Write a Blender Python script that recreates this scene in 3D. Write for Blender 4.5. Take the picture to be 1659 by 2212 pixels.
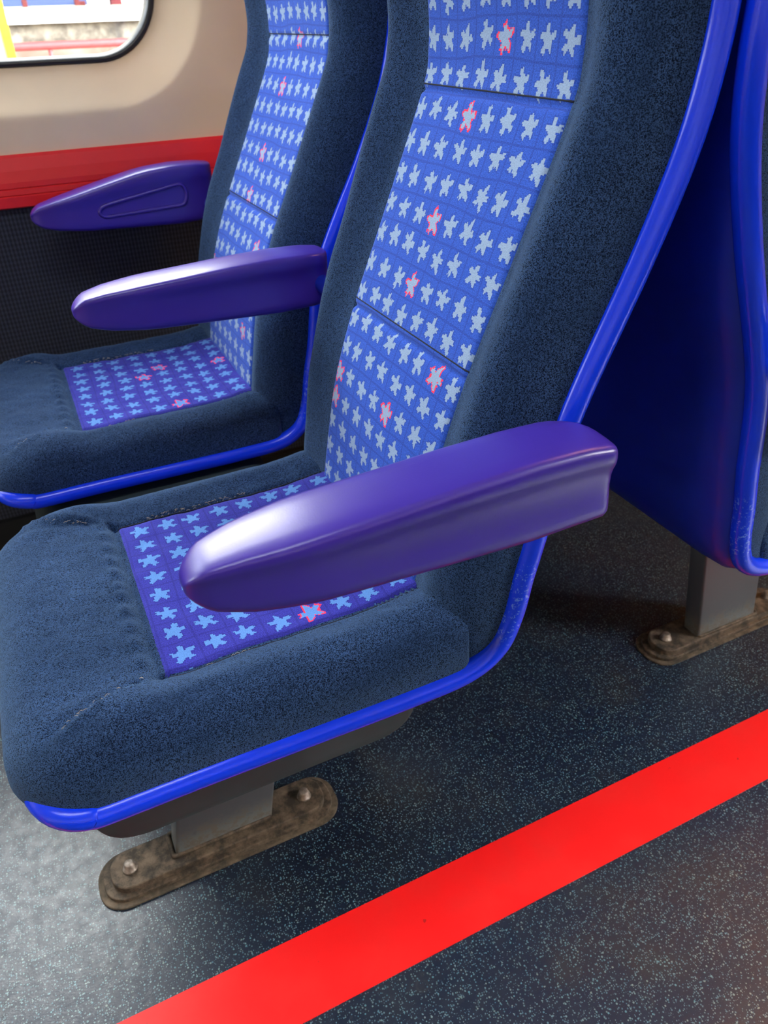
import bpy, bmesh, math, random
from mathutils import Vector, Matrix, noise
S = bpy.context.scene
C = S.collection
for o in list(bpy.data.objects): bpy.data.objects.remove(o)
random.seed(7)

# ------------------------------------------------------------------ camera
CAM_H = 0.86
cam = bpy.data.cameras.new('camera'); camo = bpy.data.objects.new('camera', cam); C.objects.link(camo)
Rm = [[0.90159848, -0.26094737, 0.34500239], [-0.43155768, -0.48796893, 0.75871226], [-0.02963352, -0.83294225, -0.55256588]]
right = Vector([r[0] for r in Rm]); down = Vector([r[1] for r in Rm]); fwd = Vector([r[2] for r in Rm])
M = Matrix.Identity(4)
for i in range(3):
    M[i][0] = right[i]; M[i][1] = -down[i]; M[i][2] = -fwd[i]
M[2][3] = CAM_H
camo.matrix_world = M
cam.sensor_fit = 'HORIZONTAL'; cam.sensor_width = 36.0; cam.lens = 36.0 * 1634.13 / 1659.0
cam.clip_start = 0.01
cam.dof.use_dof = True; cam.dof.focus_distance = 0.62; cam.dof.aperture_fstop = 16
S.camera = camo

# ------------------------------------------------------------------ world and light
S.view_settings.view_transform = 'Standard'; S.view_settings.look = 'None'
S.view_settings.gamma = 1.0; S.view_settings.use_curve_mapping = False
S.view_settings.exposure = -0.05
W = bpy.data.worlds.new('sky'); S.world = W; W.use_nodes = True
wn = W.node_tree.nodes; wl = W.node_tree.links
bg = wn['Background']; sky = wn.new('ShaderNodeTexSky')
sky.sky_type = 'NISHITA'; sky.sun_disc = False; sky.sun_elevation = math.radians(38); sky.sun_rotation = math.radians(120)
sky.air_density = 1.0; sky.dust_density = 3.0
hsv = wn.new('ShaderNodeHueSaturation'); hsv.inputs['Saturation'].default_value = 0.28
wl.new(sky.outputs[0], hsv.inputs['Color']); wl.new(hsv.outputs[0], bg.inputs[0])
bg.inputs[1].default_value = 3.8

def area(name, loc, rot, sx, sy, power, color=(1, 1, 1), portal=False):
    l = bpy.data.lights.new(name, 'AREA'); l.shape = 'RECTANGLE'; l.size = sx; l.size_y = sy
    l.energy = power; l.color = color
    if portal: l.cycles.is_portal = True
    o = bpy.data.objects.new(name, l); o.location = loc; o.rotation_euler = rot; C.objects.link(o); return o

WALL_Y = 1.43; WALL_N = -1.35
WIN_L = (-2.18, -0.38); WIN_R = (-2.18, -0.38, 1.42)      # window centres along the carriage
sun = bpy.data.lights.new('hazy_sun', 'SUN'); sun.energy = 6.2; sun.angle = math.radians(34); sun.color = (1, .97, .92)
suno = bpy.data.objects.new('hazy_sun', sun); C.objects.link(suno)
suno.rotation_euler = Vector((-.01, .73, .68)).to_track_quat('Z', 'Y').to_euler()
for wx in WIN_L:
    area('window_portal', (wx, WALL_Y + .06, 1.2), (math.radians(-90), 0, 0), 1.4, .85, 1, portal=True)
for wx in WIN_R:
    area('window_portal', (wx, WALL_N - .06, 1.2), (math.radians(90), 0, 0), 1.4, .85, 1, portal=True)

# ------------------------------------------------------------------ materials
def mat(name):
    m = bpy.data.materials.new(name); m.use_nodes = True
    return m, m.node_tree.nodes, m.node_tree.links, m.node_tree.nodes['Principled BSDF']
def N(nodes, t, **kw):
    n = nodes.new(t)
    for k, v in kw.items(): setattr(n, k, v)
    return n
class G:
    """tiny helper for math node chains"""
    def __init__(s, nodes, links): s.n = nodes; s.l = links
    def put(s, sock, v):
        if isinstance(v, (int, float)): sock.default_value = v
        else: s.l.new(v, sock)
    def m(s, op, a, b=0.0, c=0.0):
        n = s.n.new('ShaderNodeMath'); n.operation = op
        s.put(n.inputs[0], a); s.put(n.inputs[1], b); s.put(n.inputs[2], c)
        return n.outputs[0]
    def mix(s, f, a, b):
        n = s.n.new('ShaderNodeMix'); n.data_type = 'RGBA'
        s.put(n.inputs[0], f)
        for sock, v in ((n.inputs[6], a), (n.inputs[7], b)):
            if isinstance(v, tuple): sock.default_value = (*v, 1) if len(v) == 3 else v
            else: s.l.new(v, sock)
        return n.outputs[2]
    def noise(s, scale, detail=2, vec=None, rough=.5, out=0, dim='3D'):
        n = s.n.new('ShaderNodeTexNoise'); n.noise_dimensions = dim
        n.inputs['Scale'].default_value = scale; n.inputs['Detail'].default_value = detail
        n.inputs['Roughness'].default_value = rough
        if vec is not None: s.l.new(vec, n.inputs['Vector'])
        return n.outputs[out]
    def ramp(s, f, lo, hi, a=0.0, b=1.0):
        n = s.n.new('ShaderNodeMapRange'); n.interpolation_type = 'SMOOTHSTEP'
        s.put(n.inputs[0], f); n.inputs[1].default_value = lo; n.inputs[2].default_value = hi
        n.inputs[3].default_value = a; n.inputs[4].default_value = b
        return n.outputs[0]
    def bump(s, h, strength, dist):
        n = s.n.new('ShaderNodeBump'); n.inputs['Strength'].default_value = strength; n.inputs['Distance'].default_value = dist
        s.l.new(h, n.inputs['Height']); return n.outputs[0]

def plain(name, col, rough=.4, metal=0.0, spec=.5, bump=None, vary=0.0, coat=0.0):
    m, n, l, b = mat(name); g = G(n, l); tc = N(n, 'ShaderNodeTexCoord').outputs['Object']
    b.inputs['Roughness'].default_value = rough; b.inputs['Metallic'].default_value = metal
    b.inputs['Specular IOR Level'].default_value = spec; b.inputs['Coat Weight'].default_value = coat; b.inputs['Coat Roughness'].default_value = .27
    nz = g.noise(18, 4, tc)
    dark = tuple(c * (1 - vary) for c in col)
    l.new(g.mix(g.ramp(nz, .35, .65), dark, col), b.inputs['Base Color'])
    if bump:
        l.new(g.bump(g.noise(bump[0], 3, tc), bump[1], bump[2]), b.inputs['Normal'])
    return m

def moquette():
    m, n, l, b = mat('navy_moquette'); g = G(n, l); tc = N(n, 'ShaderNodeTexCoord').outputs['Object']
    fine = g.noise(1150, 2, tc, .7)
    mid = g.noise(420, 2, tc)
    mp = N(n, 'ShaderNodeMapping'); l.new(tc, mp.inputs[0]); mp.inputs['Scale'].default_value = (14, 40, 14)
    brush = g.noise(1.3, 4, mp.outputs[0], .6)
    v = g.m('ADD', g.m('MULTIPLY', fine, .82), g.m('MULTIPLY', mid, .18))
    v = g.ramp(v, .41, .60)
    col = g.mix(v, (.0015, .0045, .017), (.042, .094, .225))
    col = g.mix(g.ramp(brush, .35, .7, 0, .45), col, (.010, .026, .070))
    l.new(col, b.inputs['Base Color'])
    b.inputs['Roughness'].default_value = .95; b.inputs['Specular IOR Level'].default_value = .1
    b.inputs['Sheen Weight'].default_value = .34; b.inputs['Sheen Roughness'].default_value = .34
    b.inputs['Sheen Tint'].default_value = (.42, .68, 1, 1)
    l.new(g.bump(v, .6, .0009), b.inputs['Normal'])
    return m

def pattern(name, base, pale, dark):
    """woven cloth: a grid of squares, a five-lobed jagged figure in each, a few with a red outline (uv in metres)"""
    m, n, l, b = mat(name); g = G(n, l)
    uv = N(n, 'ShaderNodeUVMap').outputs[0]
    sep = N(n, 'ShaderNodeSeparateXYZ'); l.new(uv, sep.inputs[0])
    cell = .0292
    u = g.m('DIVIDE', sep.outputs[0], cell); v = g.m('DIVIDE', sep.outputs[1], cell)
    # warp a little, as the stretched cloth is never quite square
    wob = g.noise(9, 1, uv)
    u = g.m('ADD', u, g.m('MULTIPLY', g.m('SUBTRACT', wob, .5), .5))
    wob2 = g.noise(11, 1, N(n, 'ShaderNodeUVMap').outputs[0])
    v = g.m('ADD', v, g.m('MULTIPLY', g.m('SUBTRACT', wob2, .5), .35))
    iu = g.m('FLOOR', u); iv = g.m('FLOOR', v)
    fu = g.m('SUBTRACT', g.m('FRACT', u), .5); fv = g.m('SUBTRACT', g.m('FRACT', v), .5)
    def snap(x, k=20.0): return g.m('DIVIDE', g.m('ADD', g.m('FLOOR', g.m('MULTIPLY', x, k)), .5), k)
    comb = N(n, 'ShaderNodeCombineXYZ'); l.new(iu, comb.inputs[0]); l.new(iv, comb.inputs[1])
    wnz = N(n, 'ShaderNodeTexWhiteNoise'); wnz.noise_dimensions = '3D'; l.new(comb.outputs[0], wnz.inputs[0])
    rs = N(n, 'ShaderNodeSeparateColor'); l.new(wnz.outputs['Color'], rs.inputs[0])
    su = g.m('ADD', snap(fu), g.m('MULTIPLY', g.m('SUBTRACT', rs.outputs[1], .5), .10))
    sv = g.m('ADD', snap(fv), g.m('MULTIPLY', g.m('SUBTRACT', rs.outputs[2], .5), .10))
    r = g.m('SQRT', g.m('ADD', g.m('MULTIPLY', su, su), g.m('MULTIPLY', sv, sv)))
    th = g.m('ARCTAN2', sv, su)
    ph = g.m('MULTIPLY', rs.outputs[0], 6.283)
    lob = g.m('COSINE', g.m('ADD', g.m('MULTIPLY', th, 5.0), g.m('ADD', g.m('MULTIPLY', g.m('SUBTRACT', rs.outputs[0], .5), 3.4), 1.57 * 3)))
    jag = g.m('ADD', g.m('MULTIPLY', g.m('COSINE', g.m('ADD', g.m('MULTIPLY', th, 13.0), ph)), .6), g.m('MULTIPLY', g.m('COSINE', g.m('ADD', g.m('MULTIPLY', th, 3.0), g.m('MULTIPLY', ph, 2.7))), .6))
    lob = g.m('MAXIMUM', g.m('MINIMUM', g.m('MULTIPLY', lob, 1.7), 1.0), -1.0)
    R = g.m('ADD', .268, g.m('ADD', g.m('MULTIPLY', lob, .080), g.m('MULTIPLY', jag, .042)))
    dlt = g.m('SUBTRACT', R, r)
    inside = g.m('GREATER_THAN', dlt, 0.0)
    ring = g.m('MULTIPLY', g.m('GREATER_THAN', dlt, -.065), g.m('GREATER_THAN', rs.outputs[2], .947))
    halo = g.m('MULTIPLY', g.m('GREATER_THAN', dlt, -.05), .30)
    # grid lines between the squares
    e = g.m('MAXIMUM', g.m('ABSOLUTE', fu), g.m('ABSOLUTE', fv))
    line = g.m('MULTIPLY', g.m('GREATER_THAN', e, .468), .34)
    weave = g.noise(900, 1, uv)
    wv = g.ramp(weave, .35, .65)
    bc = g.mix(wv, tuple(c * .72 for c in base), tuple(min(1, c * 1.15) for c in base))
    bc = g.mix(line, bc, dark)
    bc = g.mix(halo, bc, dark)
    bc = g.mix(ring, bc, (.90, .035, .085))
    pc = g.mix(wv, tuple(c * .84 for c in pale), pale)
    bc = g.mix(inside, bc, pc)
    l.new(bc, b.inputs['Base Color'])
    b.inputs['Roughness'].default_value = .9; b.inputs['Specular IOR Level'].default_value = .15
    b.inputs['Sheen Weight'].default_value = .18; b.inputs['Sheen Roughness'].default_value = .4
    b.inputs['Sheen Tint'].default_value = (.6, .75, 1, 1)
    l.new(g.bump(weave, .5, .0005), b.inputs['Normal'])
    return m

def rim_mat():
    m, n, l, b = mat('blue_plastic_trim'); g = G(n, l); tc = N(n, 'ShaderNodeTexCoord').outputs['Object']
    b.inputs['Roughness'].default_value = .22
    sep = N(n, 'ShaderNodeSeparateXYZ'); l.new(tc, sep.inputs[0])
    sc = g.noise(240, 5, tc, .75)
    # scuffed patch low on the back corner
    mz = g.m('MULTIPLY', g.ramp(sep.outputs[2], .375, .40), g.ramp(sep.outputs[2], .475, .45))
    mx = g.ramp(sep.outputs[0], .205, .22)
    k = g.m('MULTIPLY', g.m('MULTIPLY', mz, mx), g.ramp(sc, .56, .60, 0, .5))
    fine = g.m('MULTIPLY', g.ramp(g.noise(60, 6, tc, .8), .70, .74), .15)
    col = g.mix(g.m('ADD', k, fine), (.004, .044, .90), (.22, .42, .95))
    l.new(col, b.inputs['Base Color'])
    l.new(g.bump(g.noise(1300, 2, tc), .10, .0005), b.inputs['Normal'])
    return m

def floor_mat():
    m, n, l, b = mat('speckled_vinyl_floor'); g = G(n, l); tc = N(n, 'ShaderNodeTexCoord').outputs['Object']
    def flecks(scale, thr, rmax, seed):
        mp = N(n, 'ShaderNodeMapping'); l.new(tc, mp.inputs[0]); mp.inputs['Location'].default_value = (seed, seed * .37, 0)
        vo = N(n, 'ShaderNodeTexVoronoi'); l.new(mp.outputs[0], vo.inputs['Vector']); vo.inputs['Scale'].default_value = scale
        vo.voronoi_dimensions = '2D'
        sc = N(n, 'ShaderNodeSeparateColor'); l.new(vo.outputs['Color'], sc.inputs[0])
        on = g.m('GREATER_THAN', sc.outputs[0], thr)
        rr = g.m('MULTIPLY', sc.outputs[1], rmax)
        near = g.m('LESS_THAN', vo.outputs['Distance'], rr)
        return g.m('MULTIPLY', on, near), sc.outputs[2]
    f1, t1 = flecks(430, .50, .42, 0.0); f2, t2 = flecks(300, .72, .34, 3.7)
    big = g.noise(2.2, 3, tc); base = g.mix(g.ramp(big, .35, .7), (.0028, .0100, .030), (.0065, .0125, .026))
    dirt = g.noise(5.5, 6, tc, .65); base = g.mix(g.ramp(dirt, .5, .8, 0, .55), base, (.040, .034, .024))
    vo = N(n, 'ShaderNodeTexVoronoi'); l.new(tc, vo.inputs['Vector']); vo.inputs['Scale'].default_value = 26; vo.voronoi_dimensions = '2D'
    vs = N(n, 'ShaderNodeSeparateColor'); l.new(vo.outputs['Color'], vs.inputs[0])
    rad = g.m('MULTIPLY', vs.outputs[1], .16)
    ring = g.m('MULTIPLY', g.ramp(g.m('ABSOLUTE', g.m('SUBTRACT', vo.outputs['Distance'], rad)), .05, .0), g.m('GREATER_THAN', vs.outputs[0], .62))
    smear = g.ramp(g.noise(9, 8, tc, .75), .52, .72, 0, .22)
    base = g.mix(g.m('ADD', g.m('MULTIPLY', ring, .22), smear), base, (.060, .060, .055))
    fc = g.mix(t1, (.07, .17, .22), (.14, .21, .21))
    col = g.mix(g.m('MULTIPLY', f1, .85), base, fc); col = g.mix(g.m('MULTIPLY', f2, .9), col, g.mix(t2, (.10, .25, .29), (.20, .26, .23)))
    l.new(col, b.inputs['Base Color'])
    rg = g.noise(70, 7, tc, .75); l.new(g.ramp(rg, .3, .75, .33, .54), b.inputs['Roughness'])
    b.inputs['Specular IOR Level'].default_value = .6
    b.inputs['Coat Weight'].default_value = .12; b.inputs['Coat Roughness'].default_value = .22
    bn = g.m('ADD', g.m('MULTIPLY', g.noise(150, 5, tc, .7), .6), g.m('MULTIPLY', g.noise(400, 2, tc), .18))
    l.new(g.bump(bn, .22, .003), b.inputs['Normal'])
    return m

def stripe_mat():
    m, n, l, b = mat('red_floor_vinyl'); g = G(n, l); tc = N(n, 'ShaderNodeTexCoord').outputs['Object']
    nz = g.noise(14, 5, tc, .6); sp = g.noise(95, 2, tc)
    col = g.mix(g.ramp(nz, .4, .75, 0, .35), (.94, .004, .004), (.95, .028, .022))
    col = g.mix(g.ramp(sp, .76, .78, 0, .6), col, (.35, .01, .01))
    l.new(col, b.inputs['Base Color']); b.inputs['Roughness'].default_value = .5
    return m

def grime_mat(name, a, c, s=60, rough=.75, metal=.2):
    m, n, l, b = mat(name); g = G(n, l); tc = N(n, 'ShaderNodeTexCoord').outputs['Object']
    nz = g.noise(s, 7, tc, .7)
    l.new(g.mix(g.ramp(nz, .35, .68), a, c), b.inputs['Base Color'])
    b.inputs['Roughness'].default_value = rough; b.inputs['Metallic'].default_value = metal
    l.new(g.bump(nz, .6, .002), b.inputs['Normal'])
    return m

def leg_mat():
    m, n, l, b = mat('grey_painted_leg'); g = G(n, l); tc = N(n, 'ShaderNodeTexCoord').outputs['Object']
    sep = N(n, 'ShaderNodeSeparateXYZ'); l.new(tc, sep.inputs[0])
    nz = g.noise(90, 6, tc, .7)
    low = g.ramp(g.m('ADD', sep.outputs[2], g.m('MULTIPLY', g.m('SUBTRACT', nz, .5), .07)), .065, .03)
    l.new(g.mix(g.m('MULTIPLY', low, .75), (.060, .070, .080), g.mix(g.ramp(nz, .4, .6), (.13, .11, .08), (.16, .19, .19))), b.inputs['Base Color'])
    b.inputs['Roughness'].default_value = .45
    return m

def fabric_wall():
    m, n, l, b = mat('dark_ribbed_wall_fabric'); g = G(n, l); tc = N(n, 'ShaderNodeTexCoord').outputs['Object']
    sep = N(n, 'ShaderNodeSeparateXYZ'); l.new(tc, sep.inputs[0])
    rib = g.m('SINE', g.m('MULTIPLY', sep.outputs[0], 1050.0)); dots = g.m('SINE', g.m('MULTIPLY', sep.outputs[2], 800.0))
    h = g.m('ADD', rib, g.m('MULTIPLY', dots, .6)); nz = g.noise(500, 2, tc)
    l.new(g.mix(g.ramp(h, -1, 1.2), (.008, .010, .020), (.030, .038, .065)), b.inputs['Base Color'])
    b.inputs['Roughness'].default_value = .9; b.inputs['Sheen Weight'].default_value = .1
    l.new(g.bump(g.m('ADD', h, nz), .4, .0006), b.inputs['Normal'])
    return m

def glass():
    m, n, l, b = mat('window_glass'); n.remove(b); out = n['Material Output']
    t = N(n, 'ShaderNodeBsdfTransparent'); t.inputs[0].default_value = (.93, .95, .94, 1)
    gl = N(n, 'ShaderNodeBsdfGlossy'); gl.inputs['Roughness'].default_value = .02
    lw = N(n, 'ShaderNodeLayerWeight'); lw.inputs[0].default_value = .5; g = G(n, l); fr = g.m('ADD', .04, g.m('MULTIPLY', .9, g.m('POWER', lw.outputs['Facing'], 5.0)))
    mx = N(n, 'ShaderNodeMixShader'); l.new(fr, mx.inputs[0]); l.new(t.outputs[0], mx.inputs[1]); l.new(gl.outputs[0], mx.inputs[2])
    l.new(mx.outputs[0], out.inputs[0]); return m

def lamp_mat(name, col, e):
    m, n, l, b = mat(name)
    b.inputs['Base Color'].default_value = (.9, .9, .9, 1)
    b.inputs['Emission Color'].default_value = (*col, 1); b.inputs['Emission Strength'].default_value = e
    return m

MOQ = moquette()
PAT_SEAT = pattern('starred_cushion_cloth', (.034, .034, .31), (.10, .25, .60), (.012, .010, .11))
PAT_BACK = pattern('starred_backrest_cloth', (.030, .095, .50), (.28, .39, .57), (.014, .018, .15))
RIM = rim_mat()
SHELL = plain('deep_blue_shell_plastic', (.003, .018, .36), .38, bump=(700, .2, .0006), vary=.1)
PURP = plain('violet_armrest_plastic', (.043, .020, .33), .32, bump=(900, .12, .0004), vary=.05, coat=.25)
GROOVE = plain('dark_seam_thread', (.006, .008, .02), .9)
THREAD = plain('frayed_pale_thread', (.42, .36, .30), .9)
TRAY = plain('dark_grey_undertray', (.036, .056, .062), .7, spec=.25, vary=.2)
LEG = leg_mat()
PLATE = grime_mat('grimy_brown_plate', (.035, .028, .020), (.17, .125, .085))
SEAL = grime_mat('dirty_sealant', (.05, .04, .028), (.16, .12, .08), 40, .85, 0)
BOLT = grime_mat('worn_bolt_metal', (.22, .18, .15), (.42, .37, .32), 120, .45, .6)
FLOOR = floor_mat(); STRIPE = stripe_mat()
CREAM = plain('cream_wall_plastic', (.82, .66, .46), .42, vary=.03)
REDP = plain('red_dado_plastic', (.82, .018, .028), .35, vary=.05)
FABW = fabric_wall()
RUBBER = plain('black_rubber_seal', (.012, .012, .013), .35)
GLASS = glass()
CEIL = plain('off_white_ceiling', (.75, .75, .72), .6)

# ------------------------------------------------------------------ object helpers
def link_mesh(name, bm, m, parent=None, smooth=True):
    me = bpy.data.meshes.new(name); bmesh.ops.recalc_face_normals(bm, faces=bm.faces[:]); bm.to_mesh(me); bm.free()
    me.materials.append(m)
    if smooth:
        for p in me.polygons: p.use_smooth = True
    o = bpy.data.objects.new(name, me); C.objects.link(o)
    if parent: o.parent = parent
    return o
def thing(name, label, cat, loc=(0, 0, 0), rz=0, group=None):
    o = bpy.data.objects.new(name, None); C.objects.link(o); o.location = loc; o.rotation_euler = (0, 0, rz)
    o['label'] = label; o['category'] = cat
    if group: o['group'] = group
    return o
def tag(o, label, cat, group=None):
    o['label'] = label; o['category'] = cat
    if group: o['group'] = group
    return o
def struct(o): o['kind'] = 'structure'; return o
def sharp(o, deg=35):
    md = o.modifiers.new('edges', 'EDGE_SPLIT'); md.split_angle = math.radians(deg); return o
def bevel(o, w, seg=3):
    md = o.modifiers.new('bevel', 'BEVEL'); md.width = w; md.segments = seg; md.limit_method = 'ANGLE'; md.angle_limit = math.radians(35); return o
def box(bm, x0, x1, y0, y1, z0, z1):
    vs = [bm.verts.new((x, y, z)) for x in (x0, x1) for y in (y0, y1) for z in (z0, z1)]
    for f in ((0, 1, 3, 2), (4, 6, 7, 5), (0, 4, 5, 1), (2, 3, 7, 6), (0, 2, 6, 4), (1, 5, 7, 3)): bm.faces.new([vs[i] for i in f])
def catmull(pts, per=8, closed=False):
    out = []; n = len(pts); P = [Vector(p) for p in pts]
    rng = range(n) if closed else range(n - 1)
    for i in rng:
        p0 = P[(i - 1) % n] if (closed or i > 0) else P[0]; p1 = P[i]; p2 = P[(i + 1) % n]
        p3 = P[(i + 2) % n] if (closed or i + 2 < n) else P[-1]
        for k in range(per):
            t = k / per
            out.append(.5 * ((2 * p1) + (-p0 + p2) * t + (2 * p0 - 5 * p1 + 4 * p2 - p3) * t * t + (-p0 + 3 * p1 - 3 * p2 + p3) * t ** 3))
    if not closed: out.append(P[-1])
    return out
def rings(bm, loops, closed=True, cap0=False, cap1=False):
    vv = [[bm.verts.new(p) for p in lp] for lp in loops]
    n = len(loops[0])
    for a, b in zip(vv[:-1], vv[1:]):
        for i in range(n if closed else n - 1):
            j = (i + 1) % n
            bm.faces.new((a[i], a[j], b[j], b[i]))
    if cap0: bm.faces.new(vv[0])
    if cap1: bm.faces.new(vv[-1][::-1])
    return vv
def tube(bm, path, r, seg=14, closed=False, r2=None, upv=None):
    L = []; n = len(path)
    prev = None
    for i, p in enumerate(path):
        a = path[(i - 1) % n] if (closed or i > 0) else path[i]; b = path[(i + 1) % n] if (closed or i < n - 1) else path[i]
        t = (Vector(b) - Vector(a)).normalized()
        if upv is None:
            u = prev if prev is not None else (Vector((0, 0, 1)) if abs(t.z) < .9 else Vector((1, 0, 0)))
        else: u = Vector(upv)
        u = (u - t * u.dot(t)).normalized(); prev = u; w = t.cross(u)
        rr2 = r2 if r2 is not None else r
        L.append([Vector(p) + u * (r * math.cos(q)) + w * (rr2 * math.sin(q)) for q in [2 * math.pi * k / seg for k in range(seg)]])
    if closed: L.append(L[0])
    rings(bm, L, True, not closed, not closed)
    if closed: bmesh.ops.remove_doubles(bm, verts=bm.verts[:], dist=1e-6)
def rrect(cx, cy, hx, hy, r, n=10):
    pts = []
    for (sx, sy, a0) in ((1, 1, 0), (-1, 1, 90), (-1, -1, 180), (1, -1, 270)):
        for k in range(n + 1):
            a = math.radians(a0 + 90 * k / n)
            pts.append((cx + sx * (hx - r) + r * math.cos(a), cy + sy * (hy - r) + r * math.sin(a)))
    return pts
def sd_rrect(x, y, hx, hy, r):
    qx = abs(x) - hx + r; qy = abs(y) - hy + r
    return min(max(qx, qy), 0) + math.hypot(max(qx, 0), max(qy, 0)) - r
def sstep(a, b, x):
    t = max(0, min(1, (x - a) / (b - a))); return t * t * (3 - 2 * t)
def seglerp(tab, x):
    if x <= tab[0][0]: return tab[0][1]
    for (a, va), (b, vb) in zip(tab[:-1], tab[1:]):
        if x <= b:
            t = (x - a) / (b - a); t = t * t * (3 - 2 * t); return va + (vb - va) * t
    return tab[-1][1]
def dseg(px, py, ax, ay, bx, by):
    vx, vy = bx - ax, by - ay; t = max(0, min(1, ((px - ax) * vx + (py - ay) * vy) / (vx * vx + vy * vy)))
    return math.hypot(px - ax - t * vx, py - ay - t * vy)

# ------------------------------------------------------------------ the setting
X0, X1 = -3.0, 3.4
bm = bmesh.new(); box(bm, X0, X1, WALL_N - .04, WALL_Y + .05, -.06, 0); struct(link_mesh('floor', bm, FLOOR, smooth=False))
bm = bmesh.new(); box(bm, X0, X1, WALL_N - .04, WALL_Y + .05, 2.18, 2.24); struct(link_mesh('ceiling', bm, CEIL, smooth=False))

WZ0, WZ1, HX = .805, 1.60, .68     # window glass zone: z range, half length
def wall_side(name, y, s, WIN_C):
    """cream wall with a dished surround about each window; s=+1 faces -y, s=-1 faces +y"""
    bm = bmesh.new()
    cz = (WZ0 + WZ1) / 2; hz = (WZ1 - WZ0) / 2
    xs = [WIN_C[0] - .9] + [(a + b) / 2 for a, b in zip(WIN_C[:-1], WIN_C[1:])] + [WIN_C[-1] + .9]
    if xs[-1] < 2: bm.faces.new([bm.verts.new(p) for p in ((xs[-1], y, .685), (X1, y, .685), (X1, y, 2.18), (xs[-1], y, 2.18))])
    for k, wx in enumerate(WIN_C):
        xa, xb = xs[k], xs[k + 1]
        base = rrect(0, 0, 1, 1, .0001, 14)
        def ring(hx, hzz, r, dy, dz=0):
            return [Vector((wx + p[0], y + s * dy, cz + dz + p[1])) for p in rrect(0, 0, hx, hzz, r, 14)]
        outer = []
        inner = ring(HX + .066, hz + .064, .17, 0)
        for p in inner:          # push the recess outline out to the module rectangle
            dx, dz = p.x - wx, p.z - cz
            ex = (xb - wx) if dx > 0 else (wx - xa); ez = (2.18 - cz) if dz > 0 else (cz - .685)
            t = min(ex / max(1e-6, abs(dx)), ez / max(1e-6, abs(dz)))
            outer.append(Vector((wx + dx * t, y, cz + dz * t)))
        # add exact corners by snapping the nearest point
        for cxr, czr in ((xb, 2.18), (xa, 2.18), (xa, .685), (xb, .685)):
            q = min(range(len(outer)), key=lambda i: (outer[i].x - cxr) ** 2 + (outer[i].z - czr) ** 2)
            outer[q] = Vector((cxr, y, czr))
        mid = [o.lerp(i, .8) for o, i in zip(outer, inner)]
        L = [outer, mid, ring(HX + .070, hz + .068, .173, 0), ring(HX + .064, hz + .062, .168, .003), ring(HX + .058, hz + .056, .162, .0085),
             ring(HX + .036, hz + .034, .142, .026), ring(HX + .014, hz + .012, .118, .042), ring(HX + .002, hz, .104, .050), ring(HX + .002, hz, .104, .085)]
        rings(bm, L)
    # below the cream: plain backing for band and dado
    vs = [bm.verts.new((x, y, z)) for x, z in ((xs[0], -.0), (X1, 0), (X1, .685), (xs[0], .685))]; bm.faces.new(vs)
    bmesh.ops.remove_doubles(bm, verts=bm.verts[:], dist=1e-5)
    return struct(link_mesh(name, bm, CREAM)), xs
wl_, xs = wall_side('wall_left', WALL_Y, 1, WIN_L)
wr_, _ = wall_side('wall_right', WALL_N, -1, WIN_R)
for nm, x in (('wall_front', X0), ('wall_back', X1)):
    bm = bmesh.new(); box(bm, x - .02, x + .02, WALL_N, WALL_Y, 0, 2.18); struct(link_mesh(nm, bm, CREAM, smooth=False))
# window panes and seals
k = 0
for y, s in ((WALL_Y, 1), (WALL_N, -1)):
    for wx in (WIN_L if s > 0 else WIN_R):
        k += 1
        e = bpy.data.objects.new('window_%d' % k, None); C.objects.link(e); e['kind'] = 'structure'; e.location = (wx, y, WZ0)
        cz = (WZ0 + WZ1) / 2 - WZ0; hz = (WZ1 - WZ0) / 2
        bm = bmesh.new()
        rr = lambda d, dy: [Vector((p[0], s * dy, cz + p[1])) for p in rrect(0, 0, HX - d, hz - d, .104 - d, 14)]
        rings(bm, [rr(-.003, .050), rr(-.001, .0460), rr(.003, .045), rr(.006, .048), rr(.009, .054), rr(.010, .066)])
        link_mesh('rubber_seal', bm, RUBBER, e)
        bm = bmesh.new(); vs = [bm.verts.new(p) for p in rr(-.003, .064)]; f = bm.faces.new(vs)
        r = bmesh.ops.extrude_face_region(bm, geom=[f]); bmesh.ops.translate(bm, verts=[v for v in r['geom'] if isinstance(v, bmesh.types.BMVert)], vec=(0, s * .005, 0))
        link_mesh('glass_pane', bm, GLASS, e, smooth=False)
# red dado rail and dark fabric panel below it, both sides
def extr_profile(name, prof, x0, x1, y, s, m, smooth=False):
    bm = bmesh.new(); rings(bm, [[Vector((x, y - s * d, z)) for d, z in prof] for x in (x0, x1)], True, True, True)
    return struct(link_mesh(name, bm, m, smooth=smooth))
red_prof = [(0, .688), (.004, .6885), (.008, .684), (.014, .666), (.0175, .650), (.018, .642), (.0165, .6405), (.018, .639), (.0185, .632), (.017, .6305), (.0185, .629), (.018, .614), (.010, .611), (0, .611)]
extr_profile('trim_1', red_prof, xs[0], X1, WALL_Y, 1, REDP)
extr_profile('trim_2', red_prof, xs[0], X1, WALL_N, -1, REDP)
fab_prof = [(0, .612), (.008, .612), (.008, .06), (0, .06)]
extr_profile('trim_3', fab_prof, xs[0], X1, WALL_Y, 1, FABW)
extr_profile('trim_4', fab_prof, xs[0], X1, WALL_N, -1, FABW)
extr_profile('baseboard_left', [(0, .06), (.016, .058), (.016, 0), (0, 0)], xs[0], X1, WALL_Y, 1, RUBBER)
extr_profile('baseboard_right', [(0, .06), (.016, .058), (.016, 0), (0, 0)], xs[0], X1, WALL_N, -1, RUBBER)

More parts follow.
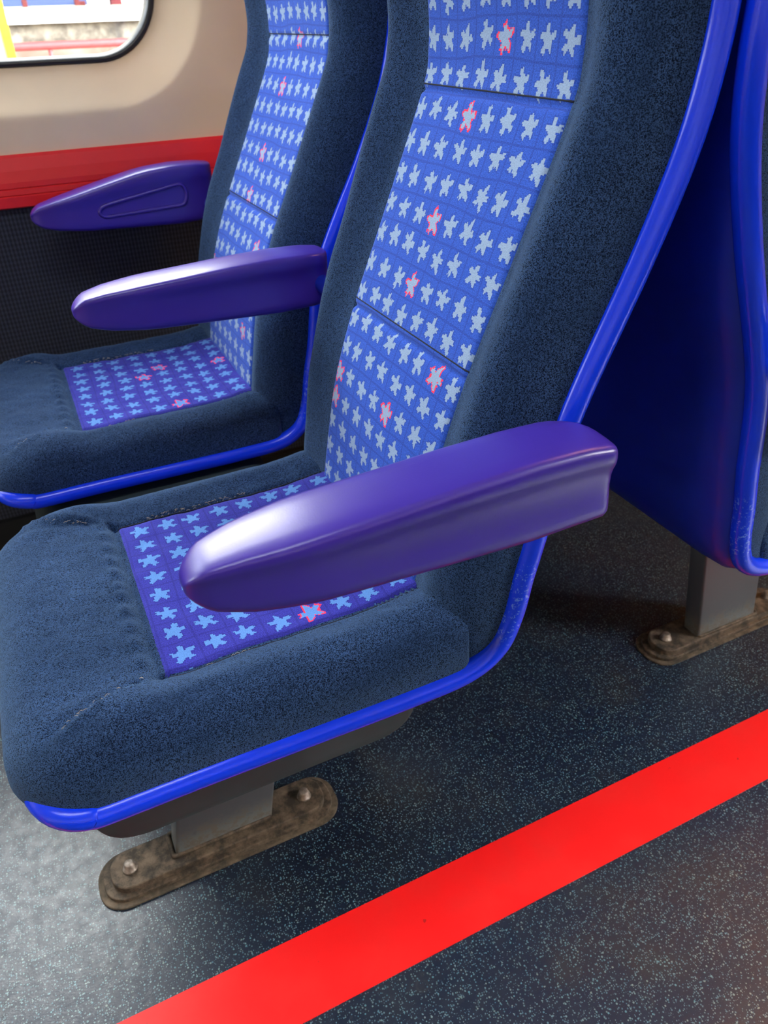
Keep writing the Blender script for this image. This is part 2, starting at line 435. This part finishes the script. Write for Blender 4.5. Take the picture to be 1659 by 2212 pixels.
# ceiling lamps
def ceiling_lamp(x, y, lx, ly, m, label):
    t = thing('ceiling_light', label, 'ceiling light', (x, y, 2.18))
    bm = bmesh.new(); box(bm, -lx / 2 - .02, lx / 2 + .02, -ly / 2 - .02, ly / 2 + .02, -.02, 0); bevel(link_mesh('lamp_housing', bm, CEIL, t, False), .006)
    bm = bmesh.new(); box(bm, -lx / 2, lx / 2, -ly / 2, ly / 2, -.032, -.018); bevel(link_mesh('diffuser', bm, m, t, False), .006)
COOL = lamp_mat('cool_lamp_diffuser', (.9, .95, 1), 22.0); WARM = lamp_mat('warm_lamp_diffuser', (1, .40, .07), 16.0)
ceiling_lamp(-.40, .10, 1.4, .16, COOL, 'long cool white ceiling light above the aisle')
ceiling_lamp(1.72, .62, .5, .4, WARM, 'short warm amber ceiling light near the carriage end')

# red stripe on the floor
bm = bmesh.new(); box(bm, X0 + .05, X1 - .05, .367, .4515, 0, .0012)
tag(link_mesh('floor_stripe', bm, STRIPE, smooth=False), 'long red stripe laid along the dark speckled floor beside the aisle seats', 'stripe')

# ------------------------------------------------------------------ seat
SX, SY = .08, .609     # origin of the first seat on the floor
HW = .191              # half width to the rim
back_prof = [(.246, .352), (.250, .385), (.256, .42), (.264, .465), (.278, .53), (.303, .603), (.341, .692), (.384, .795), (.391, .83), (.390, .87), (.382, .94), (.380, 1.02), (.388, 1.10), (.400, 1.165)]
def lean(z, k): return k * max(0, min(1, (z - .58) / .28))
def set_back(k):
    global BP, BL, BLEN
    BP = catmull([Vector((x - SX + lean(z, k), 0, z)) for x, z in back_prof], 10)
    BL = [0.0]
    for a, b in zip(BP[:-1], BP[1:]): BL.append(BL[-1] + (b - a).length)
    BLEN = BL[-1]
set_back(0)
def back_frame(s):
    s = max(0, min(BLEN - 1e-6, s)); i = 0
    lo, hi = 0, len(BL) - 1
    while hi - lo > 1:
        mdl = (lo + hi) // 2
        if BL[mdl] <= s: lo = mdl
        else: hi = mdl
    i = lo; t = (s - BL[i]) / (BL[i + 1] - BL[i]); p = BP[i].lerp(BP[i + 1], t)
    def tg(j): j0 = max(0, j - 2); j1 = min(len(BP) - 1, j + 2); return (BP[j1] - BP[j0]).normalized()
    tt = tg(i).lerp(tg(min(i + 1, len(BP) - 1)), t).normalized()
    return p, Vector((-tt.z, 0, tt.x)), tt        # normal points forward (-x) and up
def s_at_z(z):
    for i, p in enumerate(BP):
        if p.z >= z: return BL[i]
    return BLEN
rim_prof = [(-.062, .3585), (-.050, .3565), (.025, .3565), (.120, .3550), (.205, .3540), (.266, .3570), (.298, .375), (.312, .407), (.320, .450), (.329, .490), (.348, .587), (.397, .705), (.422, .775), (.4315, .825), (.4330, .87), (.4290, .95), (.4260, 1.05), (.421, 1.12)]
def set_rim(k):
    global RP
    RP = catmull([Vector((x - SX + lean(z, k), 0, z)) for x, z in rim_prof], 8)
set_rim(0)
def rim_x_at(z):
    best = None
    for a, b in zip(RP[40:-1], RP[41:]):
        if a.z <= z <= b.z: return a.x + (b.x - a.x) * (z - a.z) / max(1e-9, b.z - a.z)
    return RP[-1].x

PWB = .1165      # half width of the starred panel on the back
PW = .122       # half width of the starred panel
S0, S1 = s_at_z(.360), BLEN - .004
SC, SH = (S0 + S1) / 2, (S1 - S0) / 2
BHW = .192
Z_SEAMS = (.604, .797); SEAMS = [Z_SEAMS]
def back_F(y, s, under=False):
    p, nn, tt = back_frame(s); z = p.z
    amp = seglerp([(.36, .008), (.44, .011), (.52, .014), (.65, .021), (.77, .025), (.87, .019), (.95, .016), (1.1, .018)], z)
    ay = abs(y)
    near = y < 0
    F = amp * (.70 if near else 1) * sstep(PWB - .006, PWB + (.036 if near else .055), ay)
    sq = sd_rrect(y, s - SC + (.05 if s < SC else 0), BHW, SH, .045 if s > SC else .014)
    d = max(0, -sq); w = .060 if near and ay > .12 else .038; D = (rim_x_at(z) - p.x) * (.9 - .25 * sstep(.82, .95, z)) + amp + .002
    D = max(.02, D)
    if d < w: F -= D * (1 - math.sqrt(max(0, 1 - (1 - d / w) ** 2)))
    if under: return F - .005 * sstep(PWB - .003, PWB - .010, ay)
    # seam grooves
    F -= .0035 * math.exp(-((ay - PWB) / .0022) ** 2)
    if ay < PWB:
        for zs in SEAMS[0]: F -= .0030 * math.exp(-((z - zs) / .003) ** 2)
        F += .003 * math.sin(max(0, min(1, (z - .41) / .19)) * math.pi) * (1 - (ay / PWB) ** 2)
    return F
def back_pt(y, s, off=0.0, under=False):
    p, nn, tt = back_frame(s); q = p + nn * (back_F(y, s, under) + off); return Vector((q.x, y, q.z))

CHX = .194; CX = .078 - SX   # cushion half length and centre (local x)
CYW = .193
def cush_z(x, y, wave=True):
    ay = abs(y); wx = x + SX
    z = .4045 + .010 * (1 - sstep(-.02, .03, wx)) + .002 * math.cos(y / PW * 1.4) + .006 * sstep(.18, .27, wx)
    z += .013 * sstep(PW - .006, PW + .035, ay) * sstep(-.10, -.02, wx)
    z -= .0035 * math.exp(-((dseg(wx, ay, .014, 0, .014, PW)) / .0035) ** 2)
    z -= .0045 * math.exp(-((dseg(wx, ay, .014, PW, -.074, .150)) / .0045) ** 2)
    z += .0025 * math.exp(-((dseg(wx, ay, .004, PW + .004, -.070, .158)) / .005) ** 2) * (1 + .8 * math.sin(wx * 600 + y * 90))
    z += .0030 * math.exp(-((dseg(wx, ay, .002, 0, .002, PW)) / .006) ** 2) * (1 + .6 * math.sin(ay * 260))
    if wx > .014: z -= .0030 * math.exp(-((ay - PW) / .0025) ** 2)
    z += .0022 * (noise.noise(Vector((wx * 22, y * 22, 3.1)))) + .0009 * noise.noise(Vector((wx * 70, y * 70, 1.1)))
    sq = sd_rrect(x - CX - (.05 if x > CX else 0), y, CHX, CYW, .068); d = max(0, -sq)
    front = sstep(.02, -.05, wx)
    w = .048 + .004 * front; D = (z - .372)
    if d < w: z -= D * (1 - math.sqrt(max(0, 1 - (1 - d / w) ** 2)))
    return z
def pad(name, outline, centre, func, skirt, m, parent, nring=60):
    bm = bmesh.new(); cx, cy = centre; L = []
    for sk in skirt[::-1]:
        L.append([sk(p) for p in outline])
    for i in range(nring + 1):
        t = 1 - (i / nring) ** 1.35
        if i == nring: t = .004
        L.append([func(cx + (p[0] - cx) * t, cy + (p[1] - cy) * t) for p in outline])
    rings(bm, L, True, False, True)
    return link_mesh(name, bm, m, parent)
def dens(pts, step):
    out = []
    for a, b in zip(pts, pts[1:] + pts[:1]):
        n = max(1, int(math.hypot(b[0] - a[0], b[1] - a[1]) / step))
        for k in range(n): out.append((a[0] + (b[0] - a[0]) * k / n, a[1] + (b[1] - a[1]) * k / n))
    return out

def sheet(name, f, u0, u1, v0, v1, nu, nv, m, parent, fu=None):
    """grid panel with uv in metres"""
    bm = bmesh.new(); uvl = bm.loops.layers.uv.new('UVMap'); V = []
    for i in range(nu + 1):
        row = []
        for j in range(nv + 1):
            u = u0 + (u1 - u0) * i / nu; v = v0 + (v1 - v0) * j / nv
            vt = bm.verts.new(f(u, v)); row.append((vt, (u, v)))
        V.append(row)
    for i in range(nu):
        for j in range(nv):
            q = [V[i][j], V[i + 1][j], V[i + 1][j + 1], V[i][j + 1]]
            fc = bm.faces.new([a[0] for a in q])
            for lp in fc.loops:
                for a in q:
                    if a[0] is lp.vert: lp[uvl].uv = a[1]
    return link_mesh(name, bm, m, parent)

def armrest(parent, yc, dz=0.0, width=.058, inset_side=0):
    """long tapering armrest, flat cap over a waisted body; section swept along x"""
    top = [(.034, .6000), (.050, .6055), (.070, .6095), (.110, .6135), (.150, .6155), (.211, .6190), (.261, .6205), (.300, .6195), (.326, .6160)]
    bot = [(.034, .5780), (.050, .5720), (.070, .5670), (.110, .5620), (.150, .5600), (.211, .5570), (.261, .5550), (.326, .5570)]
    if inset_side:
        top = [(x, z + .026 * sstep(.04, .25, x)) for x, z in top]
    def lin(tab, x):
        for (a, va), (b, vb) in zip(tab[:-1], tab[1:]):
            if x <= b: return va + (vb - va) * (x - a) / (b - a)
        return tab[-1][1]
    xsn = [.0340, .0342, .0350, .0365, .0385, .041, .0445, .049, .055, .062, .07, .08, .092, .105, .12, .14, .16, .18, .2, .22, .24, .26, .28, .295, .303, .309, .314, .318, .321, .3232, .3245, .3252]
    L = []
    for x in xsn:
        e = max(0, 1 - (x - .034) / .016); k = math.sqrt(max(0, 1 - e * e)) if e > 0 else 1      # rounded tip
        k = .12 + .88 * k
        q2 = max(0, 1 - (.3252 - x) / .006); kr = math.sqrt(max(0, 1 - q2 * q2)) if q2 > 0 else 1  # small edge radius at the rear
        t0 = lin(top, x); b0 = lin(bot, x); mid = (t0 + b0) / 2; h = (t0 - b0) * k
        h -= .005 * (1 - kr); t = mid + h / 2
        w = width / 2 * (.42 + .58 * math.sin(min(1, (x - .034) / .085) * math.pi / 2) ** .8) * (.30 + .70 * k)
        w -= .005 * (1 - kr)
        # inner rear corner rounded in plan
        ci = .022 * (1 - math.sqrt(max(0, 1 - max(0, (x - .290) / .0355) ** 2)))
        rear = sstep(.06, .2, x)
        def half(sg):
            cut = ci if (sg > 0) == (yc < 0) else 0
            cr = .0045 / max(h, .012)
            prof = [(0, -.01), (.45, -.004), (.80, .012), (.90, .03), (.962, .06), (.988, .095), (1.0, .15), (.995, .20), (.975 - .01 * rear, .25), (.955 - .055 * rear, .32), (.945 - .085 * rear, .42), (.94 - .085 * rear, .55), (.945 - .06 * rear, .68), (.95 - .03 * rear, .80), (.93, .88), (.86, .95), (.70, .985), (.35, 1.0), (0, 1.0)]
            return [Vector((x - SX, yc + sg * (w * a - cut * a), t - h * q + dz)) for a, q in prof]
        A = half(1); B = half(-1)
        L.append(A + B[-2:0:-1])
    bm = bmesh.new(); rings(bm, L, True, True, True)
    ar = link_mesh('armrest', bm, PURP, parent)
    if inset_side:
        # long oval recess on the face of the wall-side armrest, bounded by a raised lip
        ring = []
        ys = yc + inset_side * (width / 2 * .90)
        pts = rrect(0, 0, .070, .0125, .0120, 8)
        path = [Vector((.205 - SX + p[0], ys, .596 + p[1] * (1 + p[0] * 5) + dz + (p[0]) * .10)) for p in pts]
        bm = bmesh.new(); tube(bm, path, .0030, 10, True)
        link_mesh('recess_lip', bm, PURP, ar)
    # pivot boss into the seat frame
    bm = bmesh.new(); sgn = 1 if yc < 0 else -1
    rings(bm, [[Vector((.312 - SX + .010 * math.cos(a), yc + sgn * d, .582 + dz + .010 * math.sin(a))) for a in [2 * math.pi * k / 28 for k in range(28)]] for d in (.0, .050)], True, True, True)
    sharp(link_mesh('pivot_boss', bm, SHELL, ar))
    return ar

def make_seat(label, arms):
    t = thing('train_seat', label, 'train seat', (SX, SY, 0), 0)
    # --- backrest pad
    ol = dens([p if p[1] > SC else q for p, q in zip(rrect(0, SC, BHW, SH, .045, 10), rrect(0, SC, BHW, SH, .014, 10))], .006)
    def sk(k, dx):
        def f(p):
            q = back_pt(p[0], p[1]); return Vector((q.x + dx, q.y * k, q.z))
        return f
    s_lo = s_at_z(.405); s_hi = S1 - .055
    pad('backrest', ol, (0, SC), lambda y, s: back_pt(y, s, 0, s_lo < s < s_hi), [sk(.995, .001), sk(.97, .003)], MOQ, t, 56)
    # dense strips are not needed: the panel is its own mesh
    sheet('backrest_panel', lambda y, s: back_pt(y, s, .0019 - .0029 * sstep(PWB - .006, PWB, abs(y))), -PWB, PWB, s_at_z(.402), S1 - .05, 60, 420, PAT_BACK, t)
    for yy in (-1, 1):
        bm = bmesh.new(); path = [back_pt(yy * (PWB + .0006), s_at_z(.405) + (S1 - .06 - s_at_z(.405)) * i / 120, .0004) for i in range(121)]
        tube(bm, path, .0010, 6); link_mesh('seam', bm, GROOVE, t)
    for zs in SEAMS[0]:
        bm = bmesh.new(); ss = s_at_z(zs); path = [back_pt(-PWB + 2 * PWB * i / 40, ss, .0014) for i in range(41)]
        tube(bm, path, .0009, 6); link_mesh('seam', bm, GROOVE, t)
    # --- cushion
    ol = dens([p if p[0] < CX else q for p, q in zip(rrect(CX, 0, CHX, CYW, .068, 14), rrect(CX, 0, CHX, CYW, .012, 14))], .005)
    fc = lambda x, y: Vector((x, y, cush_z(x, y) - .004 * sstep(PW - .003, PW - .010, abs(y)) * sstep(.020 - SX, .027 - SX, x)))
    def skc(k, dz):
        return lambda p: Vector((CX + (p[0] - CX) * k, p[1] * k, .369 - dz))
    pad('seat_cushion', ol, (CX, 0), fc, [skc(1.004, .004), skc(.998, .010), skc(.96, .014)], MOQ, t, 90)
    sheet('cushion_panel', lambda x, y: Vector((x, y, cush_z(x, y) + .0012 - .0020 * max(sstep(PW - .006, PW, abs(y)), sstep(.022 - SX, .016 - SX, x)))), .016 - SX, .262 - SX, -PW, PW, 120, 90, PAT_SEAT, t)
    for yy in (-1, 1):
        bm = bmesh.new()
        path = [Vector((x, yy * (PW + .0008), cush_z(x, yy * (PW + .0008)) + .0003)) for x in [(.016 + .24 * i / 60) - SX for i in range(61)]]
        tube(bm, path, .0009, 6); link_mesh('seam', bm, GROOVE, t)
    # frayed stitching at the worn seams
    rnd = random.Random(5)
    for a, b_, cnt in (((.05, PW + .002), (.16, PW + .002), 50), ((.0, PW + .004), (-.05, .146), 14), ((.0, -PW - .004), (-.065, -.150), 22), ((.05, -PW - .002), (.09, -PW - .002), 8)):
        bm = bmesh.new()
        for i in range(cnt):
            u = rnd.random(); x = a[0] + (b_[0] - a[0]) * u - SX; y = a[1] + (b_[1] - a[1]) * u + rnd.uniform(-.0012, .0012)
            z = cush_z(x, y) + .0009; ang = rnd.uniform(-.9, .9); ln = rnd.uniform(.0012, .004)
            tube(bm, [Vector((x - ln * math.cos(ang) / 2, y - ln * math.sin(ang) / 2, z)), Vector((x, y, z + .0009)), Vector((x + ln * math.cos(ang) / 2, y + ln * math.sin(ang) / 2, z))], .00022, 4)
        link_mesh('frayed_stitching', bm, THREAD, t)
    # --- rim: one tube round both sides, the front of the cushion and the top of the back
    side = RP
    near = [Vector((p.x, -HW, p.z)) for p in side]; far = [Vector((p.x, HW, p.z)) for p in side]
    fr = []; r = .045; fx = side[0].x; fz = side[0].z
    for k in range(1, 10):
        a = math.pi / 2 * k / 9; fr.append(Vector((fx - r * math.sin(a) * .8, HW - r * (1 - math.cos(a)), fz + .006 * math.sin(a))))
    front = list(reversed(fr))
    nf = [Vector((p.x, -p.y, p.z)) for p in fr]
    tp = []; r = .05; tz = side[-1].z; tx = side[-1].x
    for k in range(1, 10):
        a = math.pi / 2 * k / 9; tp.append(Vector((tx - .004 * math.sin(a), -HW + r * (1 - math.cos(a)), tz + r * math.sin(a))))
    tpf = [Vector((p.x, -p.y, p.z)) for p in reversed(tp)]
    midt = [Vector((tp[-1].x, y, tp[-1].z)) for y in (-.10, -.05, 0, .05, .10)]
    midf = [Vector((fr[-1].x, y, fr[-1].z)) for y in (.12, .06, 0, -.06, -.12)]
    loop = near + tp + midt + tpf + far[::-1] + fr + midf + list(reversed(nf))
    # note: order near(front->top), top arc, far(top->front), front arc back to start
    bm = bmesh.new(); tube(bm, loop, .0102, 18, True)
    link_mesh('rim_trim', bm, RIM, t)
    # joint line on the rim and end caps where it is spliced
    for yy in (-HW,):
        bm = bmesh.new(); pth = [Vector((.012 + d - SX, yy, .3566)) for d in (0, .0006)]; tube(bm, pth, .0098, 16)
        sharp(link_mesh('rim_joint', bm, GROOVE, t))
    # --- shell: blue plastic skin under the cushion and behind the back
    def shell_pt(i, y, off):
        p = side[i]; a = side[max(0, i - 1)]; b = side[min(len(side) - 1, i + 1)]; tg = (b - a).normalized()
        n2 = Vector((tg.z, 0, -tg.x))
        return Vector((p.x + n2.x * off, y, p.z + n2.z * off))
    bm = bmesh.new()
    cross = [(-HW + .002, -.004), (-HW + .006, .004), (-HW + .012, .011), (-HW + .022, .016), (-HW + .05, .018)]
    cross = cross + [(-y, o) for y, o in cross[::-1]]
    inner = [(y * .97, o - .004) for y, o in cross[::-1]]
    idx = range(0, len(side))
    def offs(i, o):
        k = sstep(.80, .64, side[i].z); return o * (.22 + .78 * k)
    rings(bm, [[shell_pt(i, y, offs(i, o)) for y, o in cross + inner] for i in idx], True, True, True)
    sh = link_mesh('back_shell', bm, SHELL, t)
    # raised head section of the shell at the top
    for yc, dz, ins in arms: armrest(t, yc, dz, .056, ins)
    return t

seat_a = make_seat('blue starred aisle seat in front, complete with violet armrest across its cushion', [(-.250, 0, 0), (.250, .012, 0)])

def copy_tree(o, parent=None):
    c = o.copy(); C.objects.link(c); c.parent = parent
    for ch in list(o.children): copy_tree(ch, c)
    return c
SEAMS[0] = (.632, .835); set_back(.018); set_rim(.027)
seat_b = make_seat('blue starred window seat beside the cream wall, behind the middle armrest', [(.243, .018, -1)])
SEAMS[0] = Z_SEAMS; set_back(0); set_rim(0)
seat_b.location = (SX - .004, SY + .503, 0)
seat_c = copy_tree(seat_a); seat_c.location = (.889 - SX, SY - .010, 0); seat_c.rotation_euler = (0, 0, math.pi)
seat_c['label'] = 'back-to-back seat at the right edge, seen from behind with its dark blue shell'

# ------------------------------------------------------------------ pedestals
def pedestal(label, loc, rz, tray=True):
    t = thing('seat_pedestal', label, 'seat leg', loc, rz)
    # rounded undertray beam running to the wall
    sgn = -1 if rz else 1
    def stadium(x0, x1, y0, y1, r=None, n=8):
        hx = (x1 - x0) / 2; hy = (y1 - y0) / 2; r = min(hx, hy) if r is None else r
        return rrect((x0 + x1) / 2, (y0 + y1) / 2, hx, hy, r - 1e-5, n)
    def slab(name, x0, x1, y0, y1, z0, z1, r, m, bev, parent=t):
        bm = bmesh.new(); o = stadium(x0, x1, y0, y1, r)
        rings(bm, [[Vector((p[0], p[1], z)) for p in o] for z in (z0, z1)], True, True, True)
        q = link_mesh(name, bm, m, parent, False); bevel(q, bev, 3); return q
    if tray:
        prof = rrect(.0465, .287, .160, .047, .036, 8); ys = (-.140, .790)
        pr = [[Vector((.0465 + (p[0] - .0465) * k, y, .287 + (p[1] - .287) * k)) for p in prof] for y, k in ((ys[0], .93), (ys[0] + .003, .98), (ys[0] + .008, 1), (ys[1], 1))]
    else:
        prof = rrect(.055, .302, .070, .030, .006, 4)
        pr = [[Vector((p[0], y, p[1])) for p in prof] for y in (-.02, -.60)]
    bm = bmesh.new(); rings(bm, pr, True, True, True)
    u = link_mesh('undertray' if tray else 'cross_beam', bm, TRAY, t); sharp(u)
    # leaning leg
    bm = bmesh.new(); L = []
    for z in (.018, .30):
        dx = .175 * z
        L.append([Vector((p[0] + dx, p[1], z)) for p in rrect(-.002, 0, .0605, .016, .004, 3)])
    rings(bm, L, True, True, True); sharp(link_mesh('leg', bm, LEG, t))
    bm = bmesh.new()
    tube(bm, [Vector((p[0], p[1], .021)) for p in rrect(-.002, 0, .061, .0165, .004, 3)], .003, 6, True); link_mesh('weld_bead', bm, PLATE, t)
    slab('base_plate', -.135, .132, -.031, .021, .006, .019, .022, PLATE, .002)
    slab('plate_gasket', -.145, .142, -.037, .026, .0025, .009, .027, PLATE, .0015)
    slab('sealant_skirt', -.152, .149, -.044, .032, 0, .0035, .032, SEAL, .0015)
    for bx in (-.112, .108):
        bm = bmesh.new(); rr = [(.0, .030), (.0045, .030), (.0060, .0285), (.0062, .0225), (.0085, .0215), (.0092, .019)]
        L = [[Vector((bx + r * math.cos(a), -.006 + r * math.sin(a), z)) for a in [2 * math.pi * k / 20 for k in range(20)]] for r, z in rr[1:]]
        rings(bm, L, True, True, True); link_mesh('bolt', bm, BOLT, t)
    return t
pedestal('grey leaning seat leg under the front aisle seat, bolted by a grimy brown base plate', (.040, .612, 0), 0)
p2 = pedestal('grey leaning seat leg at the right edge under the back-to-back seat', (.870, .612, 0), math.pi, False)

# ------------------------------------------------------------------ outside the windows
CONC = plain('pale_concrete', (.46, .42, .34), .9, vary=.12, bump=(40, .3, .01))  # even pale concrete colour with slight random variation
PINK = grime_mat('pinkish_weathered_wall', (.17, .12, .10), (.27, .21, .18), 3, .9, 0)
STONE = grime_mat('grey_brown_stone', (.06, .05, .04), (.22, .19, .15), 6, .9, 0)
REDR = plain('red_painted_rail', (.22, .025, .03), .6, vary=.2)
WHITE = plain('white_painted_edge', (.62, .61, .57), .7, vary=.03)
YEL = plain('yellow_edge_paint', (.95, .62, .02), .5)
BLUEP = plain('blue_station_panel', (.10, .16, .42), .5)
BALL = grime_mat('track_ballast', (.12, .10, .08), (.34, .30, .25), 12, .95, 0)
def tb(name, m, x0, x1, y0, y1, z0, z1, parent=None):
    bm = bmesh.new(); box(bm, x0, x1, y0, y1, z0, z1); return link_mesh(name, bm, m, parent, False)
g0 = tb('ground', BALL, -40, 40, -30, 40, -1.3, -1.1); struct(g0)
pf = thing('station_platform', 'station platform seen through the window, with pale coping and stone face', 'platform', (0, 9, -1.1))
tb('lower_ledge', CONC, -14, 14, -1.0, .5, 0, 1.60, pf)
tb('rendered_wall', PINK, -14, 14, .5, .8, 0, 1.735, pf)
tb('stone_face', STONE, -14, 14, .9, 3.0, 0, 1.95, pf)
tb('coping_edge', WHITE, -14, 14, .82, 3.0, 1.95, 2.06, pf)
tb('platform_surface', CONC, -14, 14, 3.0, 12, 0, 2.12, pf)
bm = bmesh.new(); tube(bm, [Vector((-14, .36, 1.765)), Vector((14, .36, 1.765))], .036, 12); rl = link_mesh('red_rail', bm, REDR, pf)
for i in range(12):
    bm = bmesh.new(); tube(bm, [Vector((-13 + i * 2.3, .36, 1.59)), Vector((-13 + i * 2.3, .36, 1.74))], .02, 8); link_mesh('bracket', bm, REDR, rl)
for x, w, lb in ((1.0, .07, 'slim red platform post, furthest left in the window'), (1.72, .07, 'slim red platform post in the middle of the window view'), (2.28, .16, 'thick red platform post near the window corner')):
    bm = bmesh.new(); box(bm, x - w / 2, x + w / 2, 14, 14 + w, 1.02, 3.6); box(bm, x - w, x + w, 14 - w / 2, 14 + w * 1.5, 1.02, 1.05)
    tag(bevel(link_mesh('platform_post', bm, REDR, smooth=False), .01), lb, 'post', 'red posts on the far platform')
bd = thing('blue_hoarding', 'low blue hoarding standing at the back of the far platform', 'hoarding', (0, 15, 1.02))
tb('panel', BLUEP, -8, 2.0, 0, .08, .05, 1.1, bd)
for x in (-7, -4, -1, 1.9): tb('foot', REDR, x - .05, x + .05, -.1, .18, 0, .1, bd)
dp = thing('white_door_panel', 'white upright panel with a yellow edge strip outside the window', 'panel', (0, 3, -1.1))
tb('panel', WHITE, -1.1, .125, 0, .05, 0, 3.2, dp)
tb('edge_strip', YEL, .125, .151, -.006, .056, 0, 3.2, dp)

cn = thing('shading_canopy', 'flat pale canopy roof added out of view to shade the far platform', 'canopy', (0, 12, 1.02))  # unseen canopy, added to keep sky light off the platform
tb('roof', WHITE, -16, 16, -4.2, 6, 2.6, 2.8, cn)
for x in (-9, 8): tb('column', REDR, x, x + .2, 3, 3.2, 0, 2.6, cn)
struct(tb('sky_blocking_wall', STONE, -14, 14, -4.6, -4.4, -1.1, 4.0))  # unseen wall, added to cut sky light through the right-side windows
